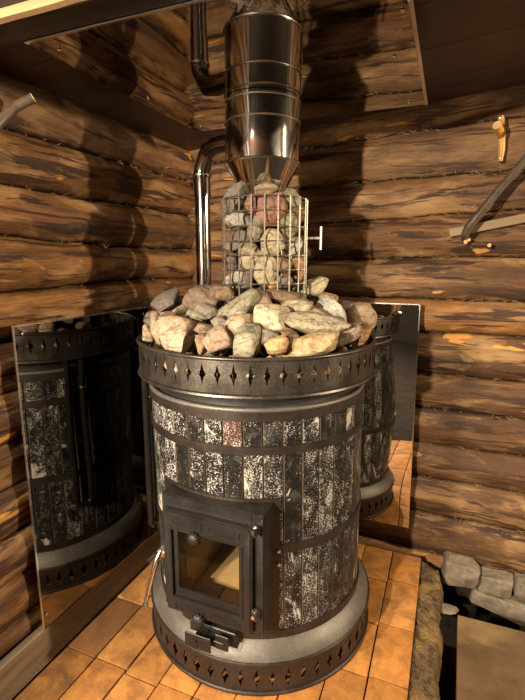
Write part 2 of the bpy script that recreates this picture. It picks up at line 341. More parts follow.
STONES = [
    ('small pale tan stone leaning over the left end of the black crown rim', 'tan', [0.2463, -0.6562, 0.8709], [0.0296, 0.0358, 0.0457], 0, 0.3, 'pile'),
    ('small dark grey stone at the far left edge of the heap', 'grey', [0.2093, -0.5945, 0.9018], [0.0312, 0.035, 0.0425], 0, 0.4, 'pile'),
    ('narrow upright tan stone at the left of the heap', 'pink', [0.2946, -0.6763, 0.8926], [0.0337, 0.0505, 0.0726], 0, 0.4, 'pile'),
    ('angular dark grey wedge stone at the back left of the heap', 'grey', [0.2486, -0.5755, 0.9537], [0.0757, 0.0559, 0.0421], 25, 0.8, 'pile'),
    ('light tan blocky stone in front of the dark grey wedge stone', 'tan', [0.2734, -0.5349, 0.9399], [0.0574, 0.0492, 0.046], 0, 0.4, 'pile'),
    ('thin flat tan stone below the dark grey wedge stone', 'tan', [0.2405, -0.5675, 0.9147], [0.0571, 0.0379, 0.0228], 0, 0.3, 'pile'),
    ('big pinkish tan angular stone at the front left of the heap', 'pink', [0.3907, -0.7365, 0.889], [0.0808, 0.0744, 0.0856], 10, 0.8, 'pile'),
    ('grey upright stone right of the big pinkish tan stone', 'greygreen', [0.3986, -0.6644, 0.9241], [0.0428, 0.0467, 0.0554], -20, 0.5, 'pile'),
    ('grey tilted stone below the large reddish brown boulder', 'grey', [0.4375, -0.6735, 0.94], [0.0493, 0.041, 0.037], -25, 0.5, 'pile'),
    ('large reddish brown boulder at the upper left of the heap', 'redbrown', [0.3765, -0.5644, 0.9651], [0.0946, 0.0753, 0.0756], -15, 0.8, 'pile'),
    ('small brown stone on the rim right of the big pinkish tan stone', 'brown', [0.4764, -0.7676, 0.8795], [0.0273, 0.0325, 0.041], 0, 0.6, 'pile'),
    ('dark brown stone sunk in a gap left of the heap centre', 'brown', [0.4622, -0.7295, 0.9056], [0.04, 0.0313, 0.0259], 0, 0.5, 'pile'),
    ('squarish grey pink stone on the front rim left of centre', 'pinkgrey', [0.5121, -0.7492, 0.886], [0.0589, 0.056, 0.0589], -15, 0.6, 'pile'),
    ('long grey green slab slanting up to the right', 'greygreen', [0.5025, -0.6483, 0.9442], [0.1171, 0.075, 0.0439], 32, 0.5, 'pile'),
    ('rounded grey tan stone under the long slanting slab', 'tan', [0.5395, -0.7036, 0.9139], [0.0628, 0.0542, 0.0512], 0, 0.25, 'pile'),
    ('grey streaked stone standing on the front rim near centre', 'greygreen', [0.5735, -0.7347, 0.8877], [0.0628, 0.0586, 0.0605], 20, 0.4, 'pile'),
    ('brown stone behind the large reddish brown boulder', 'brown', [0.4313, -0.5785, 0.9839], [0.0529, 0.0414, 0.0343], 0, 0.5, 'pile'),
    ('large flat cream stone on top against the wire basket', 'cream', [0.4093, -0.3759, 0.9873], [0.1583, 0.0751, 0.0457], 6, 0.25, 'pile'),
    ('rust edged stone at the upper end of the slanting slab', 'redbrown', [0.5542, -0.604, 0.9623], [0.0474, 0.0486, 0.0549], 0, 0.6, 'pile'),
    ('round cream stone with a crease in the heap middle', 'cream', [0.6053, -0.6561, 0.9263], [0.0799, 0.0693, 0.0658], -10, 0.2, 'pile'),
    ('small orange tan stone on the front rim at the middle', 'orange', [0.6432, -0.7243, 0.8797], [0.0445, 0.038, 0.0355], 15, 0.4, 'pile'),
    ('dark grey stone under the round cream stone', 'grey', [0.6147, -0.7112, 0.8944], [0.0408, 0.0345, 0.0318], 0, 0.5, 'pile'),
    ('long fissured grey cream slab right of the round cream stone', 'greycream', [0.6918, -0.6067, 0.9132], [0.1381, 0.0746, 0.0501], -8, 0.6, 'pile'),
    ('small cream loaf shaped stone right of centre', 'cream', [0.6367, -0.5716, 0.9501], [0.0625, 0.0475, 0.0375], 5, 0.2, 'pile'),
    ('whitish tilted stone with a fissure at the right of the heap', 'white', [0.7049, -0.4791, 0.9332], [0.0762, 0.0624, 0.0552], -30, 0.6, 'pile'),
    ('long brown flat stone sloping down to the right', 'brown', [0.6062, -0.5298, 0.9683], [0.1189, 0.0724, 0.0336], -14, 0.4, 'pile'),
    ('smooth cream stone on top right of the wire basket', 'cream', [0.6247, -0.3878, 0.9893], [0.0856, 0.061, 0.0428], 20, 0.2, 'pile'),
    ('thin flat tan stone along the foot of the wire basket', 'tan', [0.5313, -0.3589, 0.9866], [0.1194, 0.0694, 0.0269], -4, 0.25, 'pile'),
    ('small orange brown stone behind the whitish tilted stone', 'orange', [0.6678, -0.3791, 0.9584], [0.0487, 0.0381, 0.0315], -15, 0.3, 'pile'),
    ('small grey stone behind the reddish stone at the right rim', 'grey', [0.7172, -0.3752, 0.9361], [0.0511, 0.0418, 0.0369], 0, 0.4, 'pile'),
    ('large pinkish stone at the right end of the heap', 'pink', [0.7586, -0.3504, 0.9054], [0.0797, 0.0731, 0.074], 0, 0.6, 'pile'),
    ('brownish pink stone at the right front of the heap', 'pinkgrey', [0.7502, -0.5574, 0.8848], [0.0834, 0.0607, 0.0442], 10, 0.6, 'pile'),
    ('wide flat tan stone on the front rim right of centre', 'tanorange', [0.6994, -0.6604, 0.8766], [0.1142, 0.0737, 0.0411], 8, 0.5, 'pile'),
    ('dark brown stone in the gap under the fissured slab', 'brown', [0.6605, -0.686, 0.8955], [0.0343, 0.0315, 0.032], 0, 0.5, 'pile'),
    ('rusty orange chipped stone on the right front rim', 'orange', [0.7907, -0.4867, 0.8806], [0.0361, 0.0416, 0.0516], 0, 0.7, 'pile'),
    ('small tan stone above the fissured slab', 'tan', [0.6798, -0.5564, 0.9378], [0.0452, 0.0322, 0.0226], -5, 0.3, 'pile'),
    ('small brown stone wedged behind the big pinkish tan stone', 'brown', [0.3801, -0.6945, 0.9143], [0.0349, 0.0308, 0.0299], 0, 0.4, 'pile'),
    ('small grey stone peeping out left of the rounded grey tan stone', 'grey', [0.4946, -0.7046, 0.9211], [0.0379, 0.0315, 0.0284], 0, 0.4, 'pile'),
    ('angular grey stone at the top left inside the wire basket', 'grey', [0.44, -0.5187, 1.2367], [0.0589, 0.045, 0.075], 5, 0.8, 'basket'),
    ('grey tan stone rising above the basket top by the steel cone', 'tan', [0.5425, -0.5446, 1.2532], [0.0532, 0.0383, 0.033], 5, 0.5, 'basket'),
    ('grey stone at the top right inside the wire basket', 'greygreen', [0.5892, -0.4926, 1.238], [0.0521, 0.0417, 0.0443], 0, 0.5, 'basket'),
    ('large red heart shaped stone near the basket top', 'red', [0.5518, -0.536, 1.205], [0.0744, 0.045, 0.0744], 180, 0.7, 'basket'),
    ('small pink red stone left of the red heart shaped stone', 'red', [0.5044, -0.5557, 1.2195], [0.0281, 0.0315, 0.0435], 0, 0.3, 'basket'),
    ('pale grey stone under the angular grey stone at basket left', 'white', [0.4613, -0.5367, 1.1803], [0.0662, 0.045, 0.0397], 0, 0.4, 'basket'),
    ('narrow grey green stone left of the oval cream stone', 'greygreen', [0.5155, -0.549, 1.1578], [0.0362, 0.0439, 0.0647], -10, 0.5, 'basket'),
    ('tall grey tan stone at the right side of the wire basket', 'greygreen', [0.5874, -0.4926, 1.1751], [0.0553, 0.045, 0.0712], 5, 0.5, 'basket'),
    ('slanting grey stone halfway down the left of the basket', 'grey', [0.4543, -0.532, 1.1291], [0.0725, 0.045, 0.043], 25, 0.4, 'basket'),
    ('oval cream stone in the middle of the basket', 'cream', [0.5556, -0.5335, 1.1226], [0.0572, 0.045, 0.065], 15, 0.15, 'basket'),
    ('small pale grey stone halfway down the right of the basket', 'white', [0.5944, -0.4856, 1.1162], [0.048, 0.036, 0.0374], 10, 0.4, 'basket'),
    ('upright cream egg shaped stone left of the basket middle', 'cream', [0.5006, -0.5462, 1.0903], [0.0526, 0.045, 0.0683], 10, 0.15, 'basket'),
    ('purplish grey stone low at the left of the basket', 'purple', [0.4363, -0.5204, 1.0791], [0.0412, 0.0372, 0.0494], 0, 0.4, 'basket'),
    ('tall pale cream stone low in the basket middle', 'cream', [0.5416, -0.5444, 1.0526], [0.0578, 0.045, 0.0762], -12, 0.3, 'basket'),
    ('brown grey stone low right of the tall pale cream stone', 'brown', [0.58, -0.5148, 1.0664], [0.0476, 0.0372, 0.0396], 0, 0.4, 'basket'),
    ('orange pink chipped stone low at the right of the basket', 'orange', [0.5927, -0.4342, 1.0523], [0.042, 0.0428, 0.0644], 0, 0.6, 'basket'),
    ('light grey stone at the bottom left of the basket', 'white', [0.4484, -0.5338, 1.0309], [0.0464, 0.0349, 0.0382], 0, 0.4, 'basket'),
    ('dark purplish stone wedged at the basket bottom left', 'purple', [0.4965, -0.5547, 1.0323], [0.0291, 0.0327, 0.0476], -20, 0.4, 'basket'),
    ('flat grey stone at the basket bottom right', 'grey', [0.5766, -0.5192, 1.0221], [0.053, 0.0349, 0.0292], 0, 0.4, 'basket'),
    ('tiny orange stone at the basket bottom beside the flat grey stone', 'orange', [0.5635, -0.545, 1.0175], [0.0236, 0.0191, 0.0209], 0, 0.3, 'basket'),
    ('x', 'grey', [0.2564, -0.6035, 0.8057], [0.0652, 0.0521, 0.0489], 9.0, 0.5, 'fill'),
    ('x', 'brown', [0.2801, -0.3625, 0.8832], [0.0835, 0.0668, 0.0626], -2.0, 0.5, 'fill'),
    ('x', 'tan', [0.395, -0.5974, 0.8358], [0.0602, 0.0482, 0.0452], 35.0, 0.5, 'fill'),
    ('x', 'greygreen', [0.3942, -0.1894, 0.835], [0.0705, 0.0564, 0.0529], -40.0, 0.5, 'fill'),
    ('x', 'grey', [0.5172, -0.6721, 0.8091], [0.0747, 0.0598, 0.0561], 1.0, 0.5, 'fill'),
    ('x', 'brown', [0.5702, -0.1902, 0.8282], [0.076, 0.0608, 0.057], -11.0, 0.5, 'fill'),
    ('x', 'tan', [0.54, -0.224, 0.8735], [0.0739, 0.0591, 0.0554], -22.0, 0.5, 'fill'),
    ('x', 'greygreen', [0.5052, -0.6541, 0.8494], [0.0536, 0.0429, 0.0402], 25.0, 0.5, 'fill'),
    ('x', 'grey', [0.2726, -0.3, 0.8258], [0.0744, 0.0596, 0.0558], 23.0, 0.5, 'fill'),
    ('x', 'brown', [0.4518, -0.1965, 0.8368], [0.0715, 0.0572, 0.0536], -17.0, 0.5, 'fill'),
    ('x', 'tan', [0.508, -0.7462, 0.8246], [0.0822, 0.0658, 0.0617], -2.0, 0.5, 'fill'),
    ('x', 'greygreen', [0.6249, -0.2294, 0.8616], [0.0712, 0.057, 0.0534], -24.0, 0.5, 'fill'),
    ('x', 'grey', [0.5602, -0.7592, 0.8401], [0.0519, 0.0415, 0.0389], 2.0, 0.5, 'fill'),
    ('x', 'brown', [0.6, -0.6413, 0.8632], [0.0748, 0.0598, 0.0561], -11.0, 0.5, 'fill'),
    ('x', 'tan', [0.7198, -0.394, 0.8616], [0.0706, 0.0565, 0.053], -34.0, 0.5, 'fill'),
    ('x', 'greygreen', [0.2472, -0.5064, 0.8277], [0.0569, 0.0455, 0.0427], 13.0, 0.5, 'fill'),
    ('x', 'grey', [0.6312, -0.3256, 0.8639], [0.0771, 0.0617, 0.0578], -1.0, 0.5, 'fill'),
    ('x', 'brown', [0.3533, -0.3434, 0.9044], [0.0622, 0.0498, 0.0467], -9.0, 0.5, 'fill'),
    ('x', 'tan', [0.3143, -0.4496, 0.8071], [0.0691, 0.0553, 0.0519], -35.0, 0.5, 'fill'),
    ('x', 'greygreen', [0.475, -0.6926, 0.8639], [0.0795, 0.0636, 0.0596], 33.0, 0.5, 'fill'),
    ('x', 'grey', [0.5927, -0.7101, 0.8419], [0.0589, 0.0471, 0.0442], 4.0, 0.5, 'fill'),
    ('x', 'brown', [0.4839, -0.3039, 0.8787], [0.0717, 0.0573, 0.0537], -2.0, 0.5, 'fill'),
    ('x', 'tan', [0.6857, -0.3352, 0.8404], [0.0747, 0.0598, 0.056], 29.0, 0.5, 'fill'),
    ('x', 'greygreen', [0.4013, -0.6317, 0.805], [0.0569, 0.0455, 0.0427], -33.0, 0.5, 'fill'),
    ('x', 'grey', [0.5024, -0.1786, 0.8076], [0.0619, 0.0495, 0.0464], -18.0, 0.5, 'fill'),
    ('x', 'brown', [0.6927, -0.5558, 0.8063], [0.0645, 0.0516, 0.0484], -22.0, 0.5, 'fill'),
    ('x', 'tan', [0.6729, -0.631, 0.8492], [0.055, 0.044, 0.0413], 10.0, 0.5, 'fill'),
    ('x', 'greygreen', [0.7651, -0.3751, 0.8212], [0.0769, 0.0615, 0.0577], 2.0, 0.5, 'fill'),
    ('x', 'grey', [0.2079, -0.5402, 0.8012], [0.0522, 0.0418, 0.0392], -31.0, 0.5, 'fill'),
    ('x', 'brown', [0.5108, -0.1968, 0.8458], [0.0593, 0.0474, 0.0445], -7.0, 0.5, 'fill'),
    ('x', 'tan', [0.4004, -0.24, 0.8472], [0.0673, 0.0539, 0.0505], -38.0, 0.5, 'fill'),
    ('x', 'greygreen', [0.599, -0.2809, 0.8649], [0.0698, 0.0558, 0.0523], 22.0, 0.5, 'fill'),
    ('x', 'grey', [0.7847, -0.4689, 0.817], [0.0769, 0.0615, 0.0577], 38.0, 0.5, 'fill'),
    ('x', 'brown', [0.3702, -0.6809, 0.8521], [0.0739, 0.0591, 0.0554], 14.0, 0.5, 'fill'),
    ('x', 'tan', [0.2849, -0.5559, 0.8333], [0.0613, 0.0491, 0.046], 0.0, 0.5, 'fill'),
    ('x', 'greygreen', [0.5481, -0.7033, 0.8275], [0.0509, 0.0408, 0.0382], 13.0, 0.5, 'fill'),
    ('x', 'grey', [0.6396, -0.6434, 0.8159], [0.0725, 0.058, 0.0544], -33.0, 0.5, 'fill'),
    ('x', 'brown', [0.4552, -0.6467, 0.811], [0.0803, 0.0643, 0.0602], -9.0, 0.5, 'fill'),
    ('x', 'tan', [0.763, -0.5367, 0.8068], [0.054, 0.0432, 0.0405], -38.0, 0.5, 'fill'),
    ('x', 'greygreen', [0.459, -0.2745, 0.8504], [0.0557, 0.0445, 0.0417], 31.0, 0.5, 'fill'),
    ('x', 'grey', [0.3734, -0.6362, 0.8385], [0.0504, 0.0403, 0.0378], 13.0, 0.5, 'fill'),
    ('x', 'brown', [0.3059, -0.4142, 0.864], [0.081, 0.0648, 0.0608], 24.0, 0.5, 'fill'),
    ('x', 'tan', [0.7009, -0.6626, 0.8081], [0.0719, 0.0575, 0.0539], -24.0, 0.5, 'fill'),
    ('x', 'greygreen', [0.451, -0.7226, 0.8114], [0.0724, 0.0579, 0.0543], 31.0, 0.5, 'fill'),
    ('x', 'grey', [0.3419, -0.2754, 0.8611], [0.0744, 0.0595, 0.0558], -12.0, 0.5, 'fill'),
    ('x', 'brown', [0.3473, -0.3979, 0.8339], [0.0566, 0.0453, 0.0424], 0.0, 0.5, 'fill'),
]

# ---------------------------------------------------------------- room shell
def log_wall(name, a0, a1, seams, P, step=.014, rows=14, B=.034, seed=0, thick=.12, depth0=.034, tone=None, flat=(), dark={}):
    """a wall of stacked round logs as one solid relief; P(a, z, d) places a point d metres proud of the wall plane"""
    rnd = random.Random(seed)
    n = int((a1 - a0) / step) + 1
    us = [a0 + (a1 - a0) * i / (n - 1) for i in range(n)]
    vs = []; lc = []; lt = []; fs = []
    L = len(seams) - 1
    tones = [tone.get(i, rnd.random()) if tone else rnd.random() for i in range(L)]
    js = [rnd.uniform(-.007, .007) for _ in range(L)]; bb = [B * rnd.uniform(.85, 1.15) * (.38 if i in flat else 1) for i in range(L)]
    ba = [.036 if i in flat else 0 for i in range(L)]
    def seam(i, u):
        z, sl = seams[i]
        return z + sl * u + (.014 * noise.noise((u * 1.7, i * 5.3, seed)) + .005 * noise.noise((u * 9, i * 3.1, seed)) + .002 * noise.noise((u * 31, i, seed))) * (0 if i in (0, L) else 1)
    for i in range(L):
        sd = rnd.uniform(0, 60)
        for j in range(rows + 1):
            t = .5 - .5 * math.cos(PI * j / rows)
            for u in us:
                z0 = seam(i, u); z1 = seam(i + 1, u); z = z0 + (z1 - z0) * t
                h = ba[i] + bb[i] * (math.sin(PI * min(max(t, 0), 1)) ** .5 if 0 < j < rows else 0)
                w = math.sin(PI * t)
                h += min(1, 2.5 * w) * js[i] + w * ( .010 * noise.noise((u * 2.3, t * 1.5, i * 7.7 + seed)) + .004 * noise.noise((u * 9, t * 6, i * 3.3 + seed)) + .0025 * noise.noise((u * 22, t * 26, i * 1.3)))
                vs.append(P(u, z, h - depth0 + .008)); lc.append((u + sd, z - z0, i + seed * 20)); lt.append((t, tones[i], dark.get(i, .25)))
        b = i * (rows + 1) * n
        for j in range(rows):
            for k in range(n - 1):
                q = b + j * n + k; fs.append((q, q + 1, q + n + 1, q + n))
    # back, top, bottom and ends so the wall has thickness
    nb = len(vs); zb = seams[0][0]; zt = seams[L][0]
    for (u, z) in ((a0, zb), (a1, zb), (a1, zt), (a0, zt)):
        vs.append(P(u, z + (seams[0][1] if z == zb else seams[L][1]) * u, -thick)); lc.append((0, 0, 0)); lt.append((0, 0, 0))
    fs.append((nb, nb + 1, nb + 2, nb + 3))
    T = (L * (rows + 1) - 1) * n
    fs.append(tuple(range(0, n)) + (nb + 1, nb)); fs.append(tuple(range(T, T + n)) + (nb + 2, nb + 3))
    fs.append(tuple(r * n for r in range(L * (rows + 1))) + (nb + 3, nb)); fs.append(tuple(r * n + n - 1 for r in range(L * (rows + 1))) + (nb + 2, nb + 1))
    o = link_mesh(name, vs, fs, M_LOG, attrs={'logco': lc, 'logt': lt}, smooth=True)
    fix_normals(o)
    smooth_by_angle(o, 60)
    # dry moss pressed into the seams: nobody could count the strands
    m = MB()
    for i in range(1, L):
        for k in range(int((min(a1, 1.6) - max(a0, -1.3)) * 70)):
            u = rnd.uniform(max(a0, -1.3), min(a1, 1.6)); z = seam(i, u) + rnd.uniform(-.006, .008)
            p = Vector(P(u, z, -depth0 + .008 + rnd.uniform(0, .012))); q = Vector(P(u + rnd.uniform(-.03, .03), z + rnd.uniform(-.014, .012), -depth0 + .016 + rnd.uniform(0, .014)))
            m.tube([p, p.lerp(q, .5) + Vector((0, 0, rnd.uniform(-.004, .006))), q], [.0011, .0011, .0005], 4)
    f = m.build('moss_caulking', M_MOSS, o); f['kind'] = 'stuff'
    return struct(o)

LS = [(-.22, 0), (-.08, 0), (.035, 0), (.155, 0), (.275, 0), (.395, 0), (.52, 0), (.64, 0), (.76, 0), (.88, 0), (1.007, .0), (1.130, 0), (1.250, -.005), (1.390, .008), (1.515, -.012), (1.64, 0), (1.77, 0), (1.90, 0), (2.03, 0)]
BS = [(-.22, 0), (-.14, 0), (.015, -.02), (.165, -.015), (.31, -.012), (.44, -.006), (.575, -.012), (.70, -.01), (.835, 0), (.945, .004), (1.078, .012), (1.20, .03), (1.325, .028), (1.455, .05), (1.55, .055), (1.68, 0), (1.80, 0), (1.92, 0), (2.03, 0)]
log_wall('wall_left', -2.0, .12, LS, lambda a, z, d: (d, a, z), seed=1, B=.044, tone={13: .35, 12: .1, 11: .25, 10: .05, 9: .0}, flat=range(0, 9), dark={i: .75 for i in range(9)})
log_wall('wall_back', -.02, 2.0, BS, lambda a, z, d: (a, -d, z), seed=2, depth0=.030, tone={8: 1.0, 9: .55, 10: .1, 11: .62, 12: .5, 7: .5, 6: .45, 5: .3, 4: .25, 3: .5, 2: .45, 13: .3}, dark={2: .9, 3: .8, 4: .75, 5: .75, 6: .65, 7: .8, 8: .15, 9: .5, 10: .15, 11: .2, 12: .1, 13: .45})
for nm, bx in (('wall_right', (6.0, 6.1, -5.6, .15)), ('wall_front', (-1.6, 6.1, -5.6, -5.5)), ('wall_left_front', (-1.6, -1.5, -5.5, -2.0)), ('wall_left_return', (-1.6, -.08, -2.06, -1.99)), ('wall_back_right', (2.0, 6.0, .0, .12))):
    m = MB(); m.box(*bx, -.22, 2.05); struct(m.build(nm, M_DARKROOM))

# low ceiling over the stove corner, its front edge left raw
def cz(x): return 1.502 + .083 * x
c = MB()
x0, x1 = -.05, 2.6
for (ya, yb) in ((-.942, -.815), (-.813, -.61), (-.608, -.40), (-.398, -.20), (-.198, .06)):
    c.add([(x0, ya, cz(x0)), (x1, ya, cz(x1)), (x1, yb, cz(x1)), (x0, yb, cz(x0)), (x0, ya, cz(x0) + .03), (x1, ya, cz(x1) + .03), (x1, yb, cz(x1) + .03), (x0, yb, cz(x0) + .03)],
          [(0, 1, 2, 3), (7, 6, 5, 4), (0, 4, 5, 1), (1, 5, 6, 2), (2, 6, 7, 3), (3, 7, 4, 0)])
ceil = struct(c.build('ceiling', M_CEIL))
bm_ = MB(); bm_.box(-.03, 2.6, -1.003, -.943, 1.4885, 1.725, .0015); beam = struct(bm_.build('trim_4', M_BEAM))
e = MB(); n = 60; vs = []; fs = []
for i in range(n + 1):
    x = x0 + (x1 - x0) * i / n; w = .003 * noise.noise((x * 9, 0, 0)) + .002 * noise.noise((x * 31, 3, 0))
    for (y, z) in ((-1.0, -.001 + w), (-1.012 + w, .001 + w), (-1.014 - w, .014 - w), (-1.0, .016 + w)):
        vs.append((x, y - .004, 1.489 + z))
for i in range(n):
    for k in range(4):
        fs.append((i * 4 + k, i * 4 + (k + 1) % 4, i * 4 + 4 + (k + 1) % 4, i * 4 + 4 + k))
fs += [(3, 2, 1, 0), tuple(n * 4 + k for k in range(4))]
e.add(vs, fs); e.build('raw_edge', M_RAW, beam)['label'] = 'pale raw split edge of the dark ceiling beam'
hc = MB(); hc.box(-1.6, 6.1, -5.6, .15, 2.03, 2.07); struct(hc.build('ceiling_upper', M_CEIL)).name = 'trim_1'

# baseboard
b = MB(); b.box(.034, .057, -1.9, -.03, -.002, .106, .002)
struct(b.build('baseboard_left', M_BOARD))

# brick hearth floor
fl = MB(); rnd = random.Random(5); bid = 0
xs = [.061, .163, .267, .370, .471, .570, .669, .768, .870, .973]
for ci in range(9):
    off = [.0, .004, -.006, .008, -.004, .005, -.003, -.02, .0][ci]
    ys = [-.05, -.212 + off, -.420 + off * .7, -.615 + off * .5, -.845, -1.052, -1.26, -1.47, -1.68]
    if ci < 3: ys = [-.05, -.21, -.43 + off, -.64 + off, -.85 + off, -1.055, -1.26, -1.47, -1.68]
    for k in range(6):
        bid += 1; g = rnd.uniform(.0012, .0026)
        M = Matrix.Translation(((xs[ci] + xs[ci + 1]) / 2, (ys[k] + ys[k + 1]) / 2, 0)) @ Matrix.Rotation(rnd.uniform(-.006, .006), 4, 'Z')
        w = (xs[ci + 1] - xs[ci]) / 2 - g; l = abs(ys[k] - ys[k + 1]) / 2 - g; dz = rnd.uniform(-.0015, .0015)
        fl.box(-w, w, -l, l, -.062, dz, .003, M, (bid, (.85 if ci == 0 else .6 if ci == 1 else .45 if ci == 2 else .1) + rnd.uniform(-.15, .15), 0), 2)  # left columns weighted darker: soil and light falloff together
floor = struct(fl.build('floor', M_BRICK, attname='brick'))
j = MB(); j.box(.058, .972, -1.262, -.04, -.19, -.008)
j.build('mortar_bed', M_CEMENT, floor)
g = MB(); g.box(-1.6, 6.1, -5.6, .15, -.26, -.19)
struct(g.build('floor_ground', M_EARTH)).name = 'trim_2'
# crumbly cement fillet along the right side of the hearth
def cement():
    vs = []; fs = []; ny = 110; nx = 12
    for i in range(ny + 1):
        y = -.055 - (1.5) * i / ny
        edge = 1.050 + .014 * noise.noise((y * 9, 0, 0)) + .008 * noise.noise((y * 33, 2, 0))
        for k in range(nx + 1):
            t = k / nx; x = .974 + (edge - .974) * t
            z = -.012 - .016 * t + .012 * noise.noise((x * 28, y * 28, 1)) + .006 * noise.noise((x * 80, y * 80, 4)) - .03 * max(0, t - .85) / .15
            vs.append((x, y, z))
    for i in range(ny):
        for k in range(nx):
            q = i * (nx + 1) + k; fs.append((q, q + 1, q + nx + 2, q + nx + 1))
    b = len(vs)
    for i in range(ny + 1):
        y = vs[i * (nx + 1)][1]
        vs.append((.974, y, -.19)); vs.append((vs[i * (nx + 1) + nx][0] - .004, y, -.19))
    for i in range(ny):
        p = i * (nx + 1); q = p + nx + 1
        fs.append((p, q, b + 2 * i + 2, b + 2 * i)); fs.append((p + nx, b + 2 * i + 1, b + 2 * i + 3, q + nx)); fs.append((b + 2 * i, b + 2 * i + 2, b + 2 * i + 3, b + 2 * i + 1))
    fs.append(tuple(range(nx + 1)) + (b + 1, b)); p = ny * (nx + 1); fs.append(tuple(range(p, p + nx + 1)) + (b + 2 * ny + 1, b + 2 * ny))
    m = MB(); m.add(vs, fs); return m
struct(cement().build('trim_3', M_CEMENT, deg=80))
# lower slab on the right
sb = MB(); sb.add([(1.098, -.236, -.05), (1.55, -.226, -.05), (1.55, -1.6, -.05), (1.068, -1.6, -.05), (1.098, -.236, -.085), (1.55, -.226, -.085), (1.55, -1.6, -.085), (1.068, -1.6, -.085)],
                  [(0, 1, 2, 3), (7, 6, 5, 4), (0, 4, 5, 1), (1, 5, 6, 2), (2, 6, 7, 3), (3, 7, 4, 0)])
s_ = sb.build('floor_slab', M_SLAB); tag(s_, 'stained grey brown slab lying lower than the bricks at the lower right', 'slab')
for xb in (1.12, 1.46):
    lg = MB(); lg.box(xb, xb + .05, -1.55, -.27, -.19, -.085); lg.build('bearer', M_BOARD, s_)

def rock(name, seed, dims, ang, mat, sub=3, box=.82):
    rnd = random.Random(seed)
    bm = bmesh.new(); bmesh.ops.create_icosphere(bm, subdivisions=sub, radius=1)
    planes = []
    for _ in range(int(7 + ang * 11)):
        d = Vector((rnd.gauss(0, 1), rnd.gauss(0, 1), rnd.gauss(0, 1))).normalized(); planes.append((d, 1 - (.30 + ang * .7) * rnd.uniform(.2, .66)))
    off = Vector((rnd.uniform(0, 90), rnd.uniform(0, 90), rnd.uniform(0, 90)))
    for v in bm.verts:
        p = v.co.copy()
        p = Vector([math.copysign(abs(x) ** box, x) for x in p])
        p *= 1 + .20 * noise.noise(p * .9 + off)
        for d, h in planes:
            q = p.dot(d)
            if q > h: p -= d * (q - h) * .92
        p *= 1 + .085 * noise.noise(p * 2.6 + off) + .040 * noise.noise(p * 6 + off)
        v.co = p
    lo = [min(v.co[i] for v in bm.verts) for i in range(3)]; hi = [max(v.co[i] for v in bm.verts) for i in range(3)]
    for v in bm.verts:
        v.co = Vector([((v.co[i] - lo[i]) / (hi[i] - lo[i]) - .5) * dims[i] for i in range(3)])
    me = bpy.data.meshes.new(name); bm.to_mesh(me); bm.free()
    me.polygons.foreach_set('use_smooth', [True] * len(me.polygons)); me.materials.append(mat)
    o = bpy.data.objects.new(name, me); COL.objects.link(o)
    smooth_by_angle(o, 48)
    return o

# pale masonry blocks at the foot of the back wall
def block(name, seed, dims, mat, e=.22, amp=.05):
    bm = bmesh.new(); bmesh.ops.create_icosphere(bm, subdivisions=4, radius=1); off = Vector((seed * 3.1, seed, 0))
    for v in bm.verts:
        p = Vector([math.copysign(abs(x) ** e, x) for x in v.co])
        w = Vector([p.x * dims[0], p.y * dims[1], p.z * dims[2]]) / 2
        v.co = w + v.co.normalized() * (amp * .12 * noise.noise(w * 22 + off) + amp * .06 * noise.noise(w * 60 + off))
    me = bpy.data.meshes.new(name); bm.to_mesh(me); bm.free(); me.polygons.foreach_set('use_smooth', [True] * len(me.polygons)); me.materials.append(mat)
    o = bpy.data.objects.new(name, me); COL.objects.link(o); return o
for i, (x, y, z, dx, dy, dz, rz, ry, lab) in enumerate((
        (1.108, -.030, -.030, .116, .07, .085, .06, .10, 'rough pale block at the wall foot nearest the cement edge'),
        (1.222, -.035, -.036, .104, .07, .062, -.02, .03, 'pale block in the middle of the upper row at the wall foot'),
        (1.325, -.035, -.030, .092, .07, .062, .03, .02, 'pale end block of the upper row at the wall foot cut by the frame edge'),
        (1.268, -.050, -.103, .24, .075, .062, -.06, .10, 'long pale lower block slanting under the upper row at the wall foot'))):
    o = block('masonry_block', 60 + i, (dx, dy, dz), M_PALE, amp=.09); o.location = (x, y, z); o.rotation_euler = (0, ry, rz)
    tag(o, lab, 'masonry block', 'pale blocks at the foot of the back wall')
fo = MB(); fo.box(1.05, 1.9, -.02, .06, -.19, -.02); struct(fo.build('trim_5', M_EARTH))
o = rock('stone_chip', 71, (.045, .05, .03), .7, M_PALE); o.location = (1.072, -.225, -.048); o.scale = (1.3, 1, .7)
tag(o, 'small pale stone chip in the dark gap beside the cement edge', 'stone chip')
# ---------------------------------------------------------------- steel sheets
def screw(mb, p, axis, r=.004):
    z = Vector((0, 0, 1)).rotation_difference(Vector(axis)).to_matrix().to_4x4(); z.translation = Vector(p)
    mb.lathe([(0.0001, .0028), (r * .7, .0022), (r, .0008), (r, 0)], n=12, M=z)
